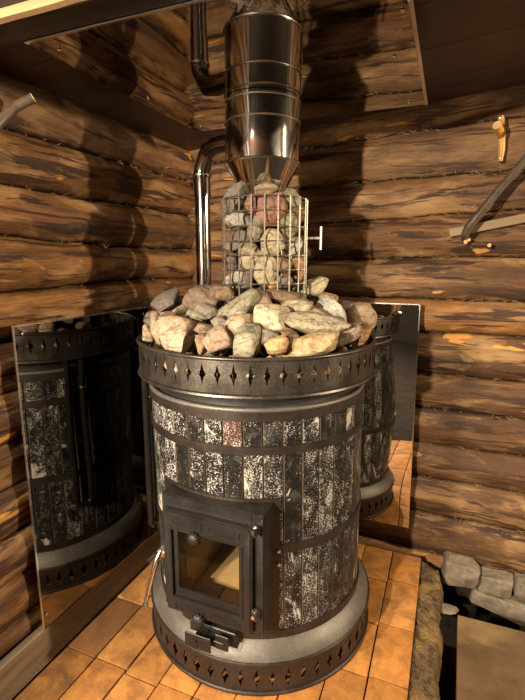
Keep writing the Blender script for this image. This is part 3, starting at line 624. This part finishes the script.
# left sheet, standing off the log wall
root = empty('heat_shield', (.05, -.5, .107))
tag(root, 'polished steel sheet standing off the left log wall, mirroring the stove', 'heat shield', None)
def sheet(pts, nrm, th, nu=24, nv=24, warp=0, seed=0):
    """a thin gently buckled sheet between four corners"""
    m = MB(); A, B, Cc, D = [Vector(p) for p in pts]; nrm = Vector(nrm); vs = []; fs = []
    for s in (0, 1):
        for i in range(nu + 1):
            for k in range(nv + 1):
                u = i / nu; v = k / nv
                p = (A * (1 - u) + B * u) * (1 - v) + (D * (1 - u) + Cc * u) * v
                w = warp * noise.noise((u * 2.2, v * 2.6, seed)) * min(1, 6 * min(u, 1 - u, v, 1 - v) + .15)
                vs.append(p + nrm * (w - s * th))
    N = (nu + 1) * (nv + 1)
    for i in range(nu):
        for k in range(nv):
            q = i * (nv + 1) + k; f = (q, q + nv + 1, q + nv + 2, q + 1); fs.append(f); fs.append(tuple(x + N for x in reversed(f)))
    edge = [i * (nv + 1) for i in range(nu + 1)] + [nu * (nv + 1) + k for k in range(1, nv + 1)] + [i * (nv + 1) + nv for i in range(nu - 1, -1, -1)] + [k for k in range(nv - 1, 0, -1)]
    for a, b in zip(edge, edge[1:] + edge[:1]): fs.append((b, a, a + N, b + N))
    m.add(vs, fs); return m
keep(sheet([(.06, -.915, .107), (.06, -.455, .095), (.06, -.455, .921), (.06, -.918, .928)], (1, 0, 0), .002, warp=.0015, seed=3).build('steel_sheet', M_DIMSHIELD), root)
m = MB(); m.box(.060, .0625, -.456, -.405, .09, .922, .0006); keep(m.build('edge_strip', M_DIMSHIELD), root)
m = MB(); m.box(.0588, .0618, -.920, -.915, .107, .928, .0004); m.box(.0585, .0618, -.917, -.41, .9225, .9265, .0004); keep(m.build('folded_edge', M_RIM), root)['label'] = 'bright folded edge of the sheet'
for y, z in ((-.88, .88), (-.5, .88), (-.88, .14), (-.5, .14)):
    m = MB(); m.tube([(.012, y, z), (.058, y, z)], .006, 10); keep(m.build('stand_off', M_PIPE), root)
for y, z in ((-.895, .905), (-.905, .15), (-.43, .905), (-.43, .13)):
    m = MB(); screw(m, (.062, y, z), (1, 0, 0)); keep(m.build('screw_head', M_SCREW), root)
# back sheet
root = empty('heat_shield', (.49, -.06, .115))
tag(root, 'polished steel sheet behind the stove on the back log wall, right edge visible', 'heat shield', None)
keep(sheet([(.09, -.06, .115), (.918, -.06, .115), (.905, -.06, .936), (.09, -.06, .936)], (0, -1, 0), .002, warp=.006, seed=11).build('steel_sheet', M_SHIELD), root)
m = MB(); m.add([(.9035, -.0625, .936), (.907, -.0625, .936), (.920, -.0625, .115), (.9165, -.0625, .115), (.9035, -.0585, .936), (.907, -.0585, .936), (.920, -.0585, .115), (.9165, -.0585, .115)],
               [(0, 1, 2, 3), (7, 6, 5, 4), (0, 4, 5, 1), (1, 5, 6, 2), (2, 6, 7, 3), (3, 7, 4, 0)])
m.box(.09, .905, -.0625, -.0585, .934, .9375); keep(m.build('folded_edge', M_RIM), root)['label'] = 'bright folded edge of the sheet'
for x, z in ((.87, .88), (.3, .88), (.88, .16), (.3, .16)):
    m = MB(); m.tube([(x, -.004, z), (x, -.057, z)], .006, 10); keep(m.build('stand_off', M_PIPE), root)
# ceiling sheet
root = empty('ceiling_shield', (.55, -.6, 1.488))
tag(root, 'polished steel sheet hung under the dark ceiling above the stove', 'heat shield', None)
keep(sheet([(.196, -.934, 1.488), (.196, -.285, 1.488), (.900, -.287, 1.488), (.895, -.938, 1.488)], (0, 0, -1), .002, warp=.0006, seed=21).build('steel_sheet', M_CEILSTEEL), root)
m = MB(); m.box(.196, .897, -.940, -.933, 1.4865, 1.494, .001); m.box(.894, .902, -.94, -.285, 1.4865, 1.490, .001); keep(m.build('folded_edge', M_RIM), root)
for x, y in ((.851, -.615), (.857, -.321), (.237, -.892), (.883, -.788), (.237, -.33), (.237, -.6)):
    m = MB(); screw(m, (x, y, 1.4865), (0, 0, -1), .0045); keep(m.build('screw_head', M_SCREW), root)
for x in (.24, .55, .855):
    m = MB(); m.box(x - .015, x + .015, -.90, -.30, 1.4905, cz(x - .015) + .001); keep(m.build('batten', M_CEIL), root)

# ---------------------------------------------------------------- stove
CX, CY = .4956, -.4689
def ax(z):
    s = .0035 - (z - .05) * .0165
    return (CX + .926 * s, CY + .378 * s)
stove = empty('sauna_stove', (CX, CY, 0))
tag(stove, 'round black sauna stove clad in speckled stone staves, standing on the brick hearth', 'sauna stove')
def part(mb, name, mat, parent=stove, deg=35, attname=None):
    o = mb.build(name, mat, None, deg, attname); o.parent = parent
    if parent is stove: o.matrix_parent_inverse = Matrix.Translation(-stove.location)
    return o

def perforated(R, z0, z1, cells, zc, shapes, t, c, phase=0):
    """steel band pierced by pointed four-armed diamonds"""
    vs = []; fs = []; da = 2 * PI / cells
    for k in range(cells):
        h, w, q = shapes[k % len(shapes)]; a = phase + k * da; hw = R * da / 2
        st = [(0, h / 2), (w * q, h * .17), (w / 2, 0), (w * q, -h * .17), (0, -h / 2), (-w * q, -h * .17), (-w / 2, 0), (-w * q, h * .17)]
        ou = [(0, z1 - zc), (hw, z1 - zc), (hw, 0), (hw, z0 - zc), (0, z0 - zc), (-hw, z0 - zc), (-hw, 0), (-hw, z1 - zc)]
        b = len(vs)
        for rr in (R, R - t):
            for lst in (st, ou):
                for (u, v) in lst:
                    an = a + u / R; vs.append((c[0] + rr * math.cos(an), c[1] + rr * math.sin(an), zc + v))
        for i in range(8):
            j = (i + 1) % 8
            fs.append((b + i, b + j, b + 8 + j, b + 8 + i)); fs.append((b + 16 + i, b + 24 + i, b + 24 + j, b + 16 + j)); fs.append((b + i, b + 16 + i, b + 16 + j, b + j))
        for (i, j) in ((0, 1), (7, 0), (3, 4), (4, 5)): fs.append((b + 8 + i, b + 8 + j, b + 24 + j, b + 24 + i))
    m = MB(); m.add(vs, fs); return m

# base: pierced skirt, beads, sloping grey collar
cb = ax(.05)
part(perforated(.336, .008, .088, 52, .0475, [(.054, .023, .22), (.050, .018, .25), (.054, .023, .22), (.048, .021, .2)], .003, cb), 'pierced_skirt', M_BAND)
m = MB(); m.ring(.337, .0905, .0052, cb); m.ring(.337, .0055, .0055, cb); part(m, 'skirt_bead', M_BAND)
m = MB(); m.lathe([(.300, .142), (.311, .137), (.336, .098), (.337, .094), (.333, .092), (.300, .128)], (*cb, 0), 128, True); part(m, 'base_collar', M_PLATE)
m = MB(); m.shell(.285, .001, .13, .01, cb); part(m, 'inner_base', M_BLACK)

# stone staves
NS = 40; KRED = 1
st = MB()
for k in range(NS):
    a = -PI / 2 + (k + .30) * 2 * PI / NS; da = 2 * PI / NS
    deg_ = math.degrees(a) + 90
    deg_ = (deg_ + 180) % 360 - 180
    spans = [(.128, .735)]
    if -23.2 < deg_ < 26.8: spans = [(.128, .20), (.505, .735)]
    for (za, zb) in spans:
        prof = []
        for s in (-1, -.93, -.5, 0, .5, .93, 1):
            an = a + s * da * .482; prof.append((an, .3045 if abs(s) < .95 else .3020, abs(s)))
        vs = []; at = []
        zl = sorted([za, zb] + [z_ for z_ in (.15, .2, .26, .32, .379, .381, .45, .55, .60, .644, .646, .69) if za < z_ < zb]); nz = len(zl) - 1
        for z in zl:
            c0 = ax(z)
            for (an, rr, ed) in prof: vs.append((c0[0] + rr * math.cos(an), c0[1] + rr * math.sin(an), z)); at.append((k + (57 if z > .645 else 113 if z < .38 else 0), ed, 1.0 if (k == KRED and z > .645) else 0.0))
            for (an, rr, ed) in (prof[-1], prof[0]): vs.append((c0[0] + .29 * math.cos(an), c0[1] + .29 * math.sin(an), z)); at.append((k, 1, 0))
        P = 9; fs = []
        for i in range(nz):
            for q in range(P): fs.append((i * P + q, i * P + (q + 1) % P, i * P + P + (q + 1) % P, i * P + P + q))
        fs.append(tuple(range(P - 1, -1, -1))); fs.append(tuple(nz * P + q for q in range(P)))
        n0 = len(st.v); st.add(vs, fs); st.att[n0:] = at
part(st, 'stone_cladding', M_CLAD, attname='stave', deg=50)

def band(z0, z1, R=.3075, t=.004): 
    c0 = ax((z0 + z1) / 2); m = MB(); m.lathe([(R - t, z0), (R, z0 + .0008), (R, z1 - .0008), (R - t, z1)], (*c0, 0), 128, True); return m
part(band(.714, .738), 'top_band', M_BAND); part(band(.632, .653), 'upper_band', M_BAND)
def arc_band(z0, z1, R0, R1, d0, d1, c0, n=60):
    m = MB(); vs = []; fs = []
    for i in range(n + 1):
        a = math.radians(-90 + d0 + (d1 - d0) * i / n)
        for (r, z) in ((R0, z0), (R1, z0), (R1, z1), (R0, z1)): vs.append((c0[0] + r * math.cos(a), c0[1] + r * math.sin(a), z))
    for i in range(n):
        for k in range(4): fs.append((i * 4 + k, i * 4 + (k + 1) % 4, i * 4 + 4 + (k + 1) % 4, i * 4 + 4 + k))
    fs += [(3, 2, 1, 0), tuple(n * 4 + k for k in range(4))]
    m.add(vs, fs); return m
part(arc_band(.376, .399, .3035, .3080, 29, 326, ax(.39), 150), 'middle_band', M_BAND)
part(arc_band(.128, .160, .3035, .3085, -20, 335, ax(.14), 170), 'lower_band', M_BAND)
for d, z in ((31.5, .388), (31.5, .352)):
    m = MB(); a = math.radians(-90 + d); c0 = ax(z); p = Vector((c0[0] + .310 * math.cos(a), c0[1] + .310 * math.sin(a), z)); m.tube([p, p + Vector((math.cos(a), math.sin(a), 0)) * .008], .0045, 10)
    part(m, 'band_bolt', M_SCREW)

# shoulder, neck and pierced stone crown
ct = ax(.75); cc = ax(.82)
m = MB(); m.ring(.3015, .7405, .0065, ct, 128, 12); m.lathe([(.303, .744), (.275, .744), (.275, .739), (.303, .739)], (*ct, 0), 128, True); part(m, 'shoulder_rim', M_PLATE)
m = MB(); m.lathe([(.284, .742), (.282, .752), (.286, .772), (.290, .780), (.276, .780), (.272, .742)], (*ct, 0), 128, True); part(m, 'neck', M_BLACK)
part(perforated(.3305, .786, .863, 56, .8285, [(.052, .020, .19), (.050, .016, .22), (.052, .020, .17)], .003, cc, .02), 'pierced_crown', M_BRONZE)
m = MB(); m.ring(.3315, .8655, .0050, cc, 128, 12); m.lathe([(.3300, .786), (.3345, .783), (.3360, .7785), (.3340, .7755), (.325, .7745), (.278, .775), (.278, .781), (.322, .7805), (.3275, .7835), (.3275, .786)], (*cc, 0), 128, True); part(m, 'crown_rim', M_BRONZE)
m = MB(); m.lathe([(.0555, .776), (.28, .776), (.28, .782), (.0555, .782)], (*cc, 0), 96, True); part(m, 'crown_floor', M_BLACK)

# door surround curved round the body, with the panel and the door
c3 = ax(.34)
def patch(d0, d1, z0, z1, R0=.300, R1=.3105):
    return arc_band(z0, z1, R0, R1, d0, d1, c3, 24)
su = MB()
for q in ((-31.0, -18.5, .150, .523), (22.5, 32.0, .150, .523), (-18.5, 22.5, .150, .240), (-18.5, 22.5, .455, .523)):
    p = patch(*q); su.add(p.v, p.f)
part(su, 'door_surround', M_BAND)
def frame(mb, ox0, ox1, oz0, oz1, ix0, ix1, iz0, iz1, y0, y1, bev=.002):
    """picture-frame solid, y0 front, y1 back"""
    bm = bmesh.new()
    def V(x, y, z): return bm.verts.new((x, y, z))
    O = [(ox0, oz0), (ox1, oz0), (ox1, oz1), (ox0, oz1)]; I = [(ix0, iz0), (ix1, iz0), (ix1, iz1), (ix0, iz1)]
    of = [V(x, y0, z) for x, z in O]; ob = [V(x, y1, z) for x, z in O]; jf = [V(x, y0, z) for x, z in I]; jb = [V(x, y1, z) for x, z in I]
    for i in range(4):
        j = (i + 1) % 4
        bm.faces.new((of[i], of[j], jf[j], jf[i])); bm.faces.new((ob[j], ob[i], jb[i], jb[j])); bm.faces.new((of[j], of[i], ob[i], ob[j])); bm.faces.new((jf[i], jf[j], jb[j], jb[i]))
    bmesh.ops.recalc_face_normals(bm, faces=bm.faces)
    if bev: bmesh.ops.bevel(bm, geom=[e for e in bm.edges if all(abs(v.co.y - y0) < 1e-6 for v in e.verts)], offset=bev, segments=2, affect='EDGES')
    mb.bm(bm)
m = MB(); frame(m, .373, .645, .206, .516, .400, .606, .245, .448, -.806, -.742, .003); part(m, 'door_panel', M_IRON)
m = MB(); frame(m, .612, .645, .200, .516, .615, .642, .203, .513, -.808, -.806, 0); part(m, 'panel_lip', M_BAND)
# firebox seen through the glass
m = MB(); m.box(.394, .400, -.742, -.46, .20, .46); part(m, 'firebox_side', M_LINING)
m = MB(); m.box(.606, .612, -.742, -.46, .20, .46); m.box(.394, .612, -.46, -.454, .20, .46); m.box(.394, .612, -.742, -.454, .455, .461); part(m, 'firebox_back', M_BOXDARK)
m = MB(); m.add([(.400, -.745, .200), (.606, -.745, .235), (.606, -.46, .300), (.400, -.46, .205), (.400, -.745, .190), (.606, -.745, .225), (.606, -.46, .290), (.400, -.46, .195)],
               [(0, 1, 2, 3), (7, 6, 5, 4), (0, 4, 5, 1), (1, 5, 6, 2), (2, 6, 7, 3), (3, 7, 4, 0)]); part(m, 'firebox_floor', M_LINING)
# door leaf
leaf = MB(); frame(leaf, .390, .622, .211, .486, .411, .594, .256, .438, -.824, -.807, .0035)
frame(leaf, .403, .602, .248, .446, .411, .594, .256, .438, -.8265, -.823, .0015)
frame(leaf, .409, .596, .254, .440, .424, .588, .274, .430, -.817, -.811, .001)
for zc in (.463, .231):        # raised ridges round the air slots
    for (xa, xb) in ((.413, .495), (.512, .594)):
        frame(leaf, xa, xb, zc - .0085, zc + .0085, xa + .005, xb - .005, zc - .0045, zc + .0045, -.8262, -.8235, .001)
door = part(leaf, 'door', M_IRON)
for zc in (.463, .231):
    for (xa, xb) in ((.424, .486), (.522, .584)):
        m = MB(); m.box(xa, xb, -.8250, -.8236, zc - .0030, zc + .0030); part(m, 'air_slot_dark', M_BLACK, door)  # solid black bar stands in for the slot's shaded inside
m = MB(); m.box(.420, .592, -.814, -.811, .270, .434); part(m, 'glass', M_GLASS, door)
def knob(x, z, r, y):
    mb = MB(); M = Matrix.Translation((x, y, z)) @ Matrix.Rotation(PI / 2, 4, 'X')
    mb.lathe([(.0001, .016), (r * .35, .0155), (r * .75, .0125), (r, .007), (r, .003), (r * .8, 0), (.0001, 0)], n=72, M=M, lobes=12, amp=.06); return mb
part(knob(.478, .432, .0165, -.8265), 'knob', M_IRON, door); part(knob(.483, .211, .0175, -.8245), 'knob', M_IRON, door)
for zc in (.486, .272):
    m = MB(); m.box(.622, .640, -.822, -.808, zc - .010, zc + .006, .002); m.tube([(.633, -.826, zc - .012), (.633, -.826, zc + .010)], .0052, 12); m.tube([(.631, -.834, zc), (.631, -.822, zc)], .0045, 10)
    part(m, 'hinge', M_BRONZE, door)
    m = MB(); m.lathe([(.0001, .0125), (.0036, .012), (.0045, .010)], (.633, -.826, zc), 14); m.tube([(.631, -.836, zc), (.631, -.834, zc)], .0042, 10); part(m, 'hinge_pin', M_SCREW, door)
# ash drawer latch below the door
m = MB(); m.box(.448, .520, -.838, -.834, .136, .176, .0012); m.box(.525, .560, -.822, -.818, .140, .180, .0012); m.box(.470, .500, -.834, -.800, .150, .166, .002); m.box(.500, .550, -.826, -.800, .158, .164, .001); m.box(.440, .570, -.800, -.775, .145, .175, .002)
latch = part(m, 'ash_latch', M_IRON)
m = MB(); m.box(.478, .484, -.8395, -.8378, .142, .170); m.box(.468, .496, -.8395, -.8378, .158, .161); part(m, 'latch_slot', M_BLACK, latch)
# closing lever on the left of the panel
m = MB(); m.box(.350, .378, -.806, -.770, .335, .352, .003); m.tube([(.362, -.802, .352), (.358, -.815, .335), (.352, -.822, .305), (.343, -.828, .265), (.336, -.836, .228), (.339, -.842, .212)], [.0065, .0068, .0062, .0058, .0056, .005], 12)
lev = part(m, 'door_lever', M_SCREW)
m = MB(); m.tube([(.345, -.832, .338), (.352, -.812, .342)], .0075, 12); m.tube([(.362, -.80, .338), (.372, -.80, .372)], .004, 10); part(m, 'lever_bolt', M_SCREW, lev)
# looped steam tube at the left of the body
m = MB(); pts = []
A = Vector((.205, -.628, 0)); B = Vector((.186, -.585, 0))
pts = [A + Vector((0, 0, z)) for z in (.776, .70, .60, .50, .40, .30)]
mid = (A + B) / 2; hv = (A - B) / 2
for k in range(1, 8):
    a = PI * k / 8; pts.append(mid + hv * math.cos(a) + Vector((0, 0, .30 - .020 * math.sin(a))))
pts += [B + Vector((0, 0, z)) for z in (.30, .40, .50, .60, .70, .776)]
m.tube(pts, .0098, 14); tub = part(m, 'steam_tube', M_TUBE)
m = MB(); m.tube([B + Vector((0, 0, .678)), B + Vector((0, 0, .684))], .0115, 14); m.tube([B + Vector((-.012, .002, .681)), Vector((.230, -.57, .681))], .003, 8); part(m, 'tube_clip', M_SCREW, tub)

# ---------------------------------------------------------------- chimney
FX, FY = .5009, -.4669
ch = empty('chimney', (FX, FY, 1.25)); tag(ch, 'wide polished steel chimney casing with a cone foot, reaching the ceiling sheet', 'chimney')
m = MB(); m.lathe([(.097, 1.329), (.099, 1.331), (.099, 1.4868), (.094, 1.4868), (.094, 1.329)], (FX, FY, 0), 128, True); cas = keep(m.build('casing', M_FLUE), ch)
m = MB(); m.lathe([(.0985, 1.330), (.056, 1.252), (.052, 1.252), (.094, 1.330)], (FX, FY, 0), 128, True); keep(m.build('cone', M_FLUE), ch)
for z, r in ((1.3305, .0032), (1.430, .0024), (1.478, .0024)):
    m = MB(); m.ring(.0995, z, r, (FX, FY), 128, 8); keep(m.build('seam_ring', M_RIM), ch)
m = MB(); m.lathe([(.0525, .72), (.0525, 1.253), (.049, 1.253), (.049, .72)], (FX, FY, 0), 64, True); keep(m.build('flue_pipe', M_BLACK), ch)

# slim side pipe with a segmented elbow
PX, PY = .262, -.374
sp = empty('side_pipe', (PX, PY, .783)); tag(sp, 'slim polished steel pipe rising from the heap back left, bent towards the chimney', 'pipe')
m = MB(); m.tube([(PX, PY, .783), (PX, PY, 1.285)], .0238, 40); keep(m.build('tube', M_PIPE), sp)
m = MB(); m.tube([(PX, PY, 1.270), (PX, PY, 1.338)], .0262, 40); keep(m.build('collar', M_PIPE), sp)
m = MB(); m.tube([(PX, PY, 1.334), (PX + .001, PY, 1.352), (PX + .022, PY - .010, 1.385), (PX + .040, PY - .018, 1.400)], [.0260, .0260, .0258, .0256], 32)
m.tube([(PX + .032, PY - .014, 1.398), (PX + .075, PY - .035, 1.409), (.4145, -.4345, 1.409)], [.0280, .0280, .0270], 32); keep(m.build('elbow', M_PIPE, deg=25), sp)
m = MB(); m.lathe([(.0275, -.002), (.030, 0), (.030, .006), (.0275, .008)], (PX, PY, 1.330), 40, True); keep(m.build('joint_ring', M_RIM), sp)

# ---------------------------------------------------------------- wire basket round the flue
GX, GY = .506, -.462
gb = empty('wire_basket', (GX, GY, .965)); tag(gb, 'welded wire basket full of stones below the chimney cone', 'wire basket')
m = MB(); R = .1135; wz = [.945, .981, 1.017, 1.054, 1.091, 1.127, 1.165, 1.202, 1.2385]
for z in wz: m.ring(R, z, .0020, (GX, GY), 80, 6)
for k in range(21):
    a = -1.79 + 2 * PI * k / 21; x = GX + (R + .0028) * math.cos(a); y = GY + (R + .0028) * math.sin(a)
    m.tube([(x, y, .940), (x, y, 1.240)], .0020, 6)
keep(m.build('wire_mesh', M_WIRE), gb)
m = MB(); m.tube([(.610, -.417, 1.139), (.650, -.401, 1.140)], .0034, 10); m.tube([(.650, -.401, 1.108), (.650, -.401, 1.171)], .0034, 10); keep(m.build('pull_handle', M_BRIGHT), gb)['label'] = 'bright T shaped pull handle'

# ---------------------------------------------------------------- stones, one by one
AZ = math.atan2(.37779, .92589)
for k in range(30):
    a = math.radians(-190 + k * 7.1 + random.uniform(-1, 1)); q = random.uniform(.050, .064)
    STONES.append(('x', ['tan', 'cream', 'pinkgrey', 'tan', 'orange', 'greycream'][k % 6], [.49 + .288 * math.cos(a), -.471 + .288 * math.sin(a), .818 + random.uniform(-.006, .008)], [q * .62, q * .62, q * 1.1], random.uniform(-12, 12), .4, 'fill'))
for i, (lab, col, p, d, tilt, ang, kind) in enumerate(STONES):
    if kind == 'fill' and i < 104 and (math.hypot(p[0] - PX, p[1] - PY) < .062 or math.hypot(p[0] - .49, p[1] + .471) > .245): continue
    o = rock('stone', 100 + i, [q * {'fill': 1.1, 'pile': 1.27, 'basket': 1.17}[kind] for q in d], ang, STONE_MATS[col], 3 if kind != 'fill' else 2)
    o.location = (p[0], p[1], p[2] + (.010 if kind == 'pile' else .006 if kind == 'fill' else 0)); o.rotation_euler = Matrix.Rotation(AZ, 3, 'Z').__matmul__(Matrix.Rotation(-math.radians(tilt), 3, 'Y')).to_euler()
    if kind == 'fill': tag(o, 'stone low in the crown, mostly hidden under the bigger stones of the heap', 'stone', 'stones buried low in the crown')
    else: tag(o, lab, 'stone', 'stones heaped on the stove crown' if kind == 'pile' else 'stones inside the wire basket')

# ---------------------------------------------------------------- things on the walls
# bent peg on the left wall
m = MB(); pts = [(-.03, -.965, 1.255), (.02, -.945, 1.285), (.040, -.925, 1.320), (.052, -.893, 1.370), (.070, -.862, 1.410), (.100, -.840, 1.431)]
m.tube(pts, [.0125, .012, .0118, .0112, .0108, .0105], 14); pg = m.build('wall_peg', M_TWIG); tag(pg, 'bent brown branch peg with a pale cut end on the left log wall', 'peg')
m = MB(); q = Vector(pts[-1]); d = (q - Vector(pts[-2])).normalized(); m.tube([q - d * .001, q + d * .0015], .0102, 14); m.build('cut_end', M_CUT, pg)
# forked twig hook on the back wall
m = MB(); m.tube([(1.096, -.034, 1.505), (1.100, -.036, 1.485), (1.103, -.036, 1.45), (1.107, -.034, 1.41), (1.106, -.032, 1.378)], [.0085, .0105, .0105, .0095, .007], 14)
hk = m.build('twig_hook', M_PEG); tag(hk, 'peeled orange twig hook screwed to the back log wall at upper right', 'hook')
m = MB(); m.tube([(1.103, -.036, 1.450), (1.096, -.062, 1.455), (1.084, -.098, 1.466)], [.012, .0125, .0125], 14); br = m.build('side_branch', M_PEG, hk)
m = MB(); q = Vector((1.084, -.098, 1.466)); d = (q - Vector((1.096, -.062, 1.455))).normalized(); m.tube([q - d * .001, q + d * .001], .0118, 14); m.build('cut_end', M_CUT, br)
m = MB(); screw(m, (1.0955, -.043, 1.500), (0, -1, 0), .004); m.build('screw_head', M_SCREW, hk)
m = MB(); screw(m, (1.106, -.041, 1.386), (0, -1, 0), .003); m.build('screw_head', M_SCREW, hk)
# dark branch grip and the lath behind it
m = MB(); m.tube([(1.026, -.020, 1.150), (1.026, -.085, 1.165), (1.032, -.092, 1.180), (1.06, -.092, 1.222), (1.11, -.090, 1.292), (1.17, -.086, 1.372), (1.23, -.082, 1.450), (1.29, -.03, 1.53), (1.30, .0, 1.54)], [.0115, .012, .0125, .0125, .0118, .012, .0118, .011, .011], 14)
bg = m.build('branch_grip', M_TWIG); tag(bg, 'dark bare branch fixed slantwise on the right of the back wall', 'branch handle')
m = MB(); M = Matrix.Translation((1.16, -.031, 1.203)) @ Matrix.Rotation(-math.atan2(.041, .213), 4, 'Y')
m.box(-.185, .235, -.009, .009, -.0135, .0135, .0015, M); lt = m.build('lath', M_LATH); tag(lt, 'pale planed lath nailed to the back wall behind the dark branch', 'lath')
for (x, z, lab) in ((1.029, 1.139, 'left of the paired pale dowel heads below the dark branch'), (1.037, 1.146, 'upper right of the paired pale dowel heads below the dark branch'), (1.098, 1.128, 'lone pale dowel head right of the pair below the lath')):
    m = MB(); m.tube([(x, .01, z), (x, -.046, z)], .0065, 14); o = m.build('dowel', M_TWIG); tag(o, lab, 'dowel', 'dowels below the dark branch')
    m = MB(); m.tube([(x, -.0455, z), (x, -.047, z)], .0060, 14); m.build('cut_end', M_CUT, o)

# ---------------------------------------------------------------- light
def lamp(name, loc, watts, r, col):
    l = bpy.data.lights.new(name, 'POINT'); l.energy = watts; l.shadow_soft_size = r; l.color = col
    o = bpy.data.objects.new(name, l); o.location = loc; COL.objects.link(o)
lamp('lamp_left', (.14, -3.0, 1.36), 385, .04, (1, .85, .66))
lamp('lamp_right', (3.6, -.42, 1.57), 345, .05, (1, .80, .55))
sl = bpy.data.lights.new('added_low_spot', 'SPOT'); sl.energy = 125; sl.shadow_soft_size = .05; sl.color = (1, .84, .64); sl.spot_size = math.radians(56); sl.spot_blend = .5  # unseen spotlight added to cast the stove's shadow on the back wall
so = bpy.data.objects.new('added_low_spot', sl); so.location = (.07, -1.97, 1.04); COL.objects.link(so)
so.rotation_euler = (Vector((.86, -.22, .12)) - Vector(so.location)).to_track_quat('-Z', 'Y').to_euler()
w = bpy.data.worlds.new('world'); scene.world = w; w.use_nodes = True
w.node_tree.nodes['Background'].inputs[0].default_value = (0, 0, 0, 1)

# ---------------------------------------------------------------- camera
cam = bpy.data.cameras.new('camera'); co = bpy.data.objects.new('camera', cam); COL.objects.link(co)
rv = Vector((.92588576, .37778615, .00363186)); uv = Vector((-.07546602, .17551715, .98157965)); fv = Vector((-.37018974, .9091047, -.19101885))
M = Matrix((rv, uv, -fv)).transposed().to_4x4(); M.translation = (.9898, -1.6626, 1.0743); co.matrix_world = M
cam.sensor_fit = 'VERTICAL'; cam.sensor_height = 36; cam.lens = 452.8229 / 700 * 36; cam.clip_start = .02
scene.camera = co
vs_ = scene.view_settings; vs_.view_transform = 'Standard'; vs_.look = 'None'; vs_.gamma = 1; vs_.use_curve_mapping = False; vs_.exposure = .2
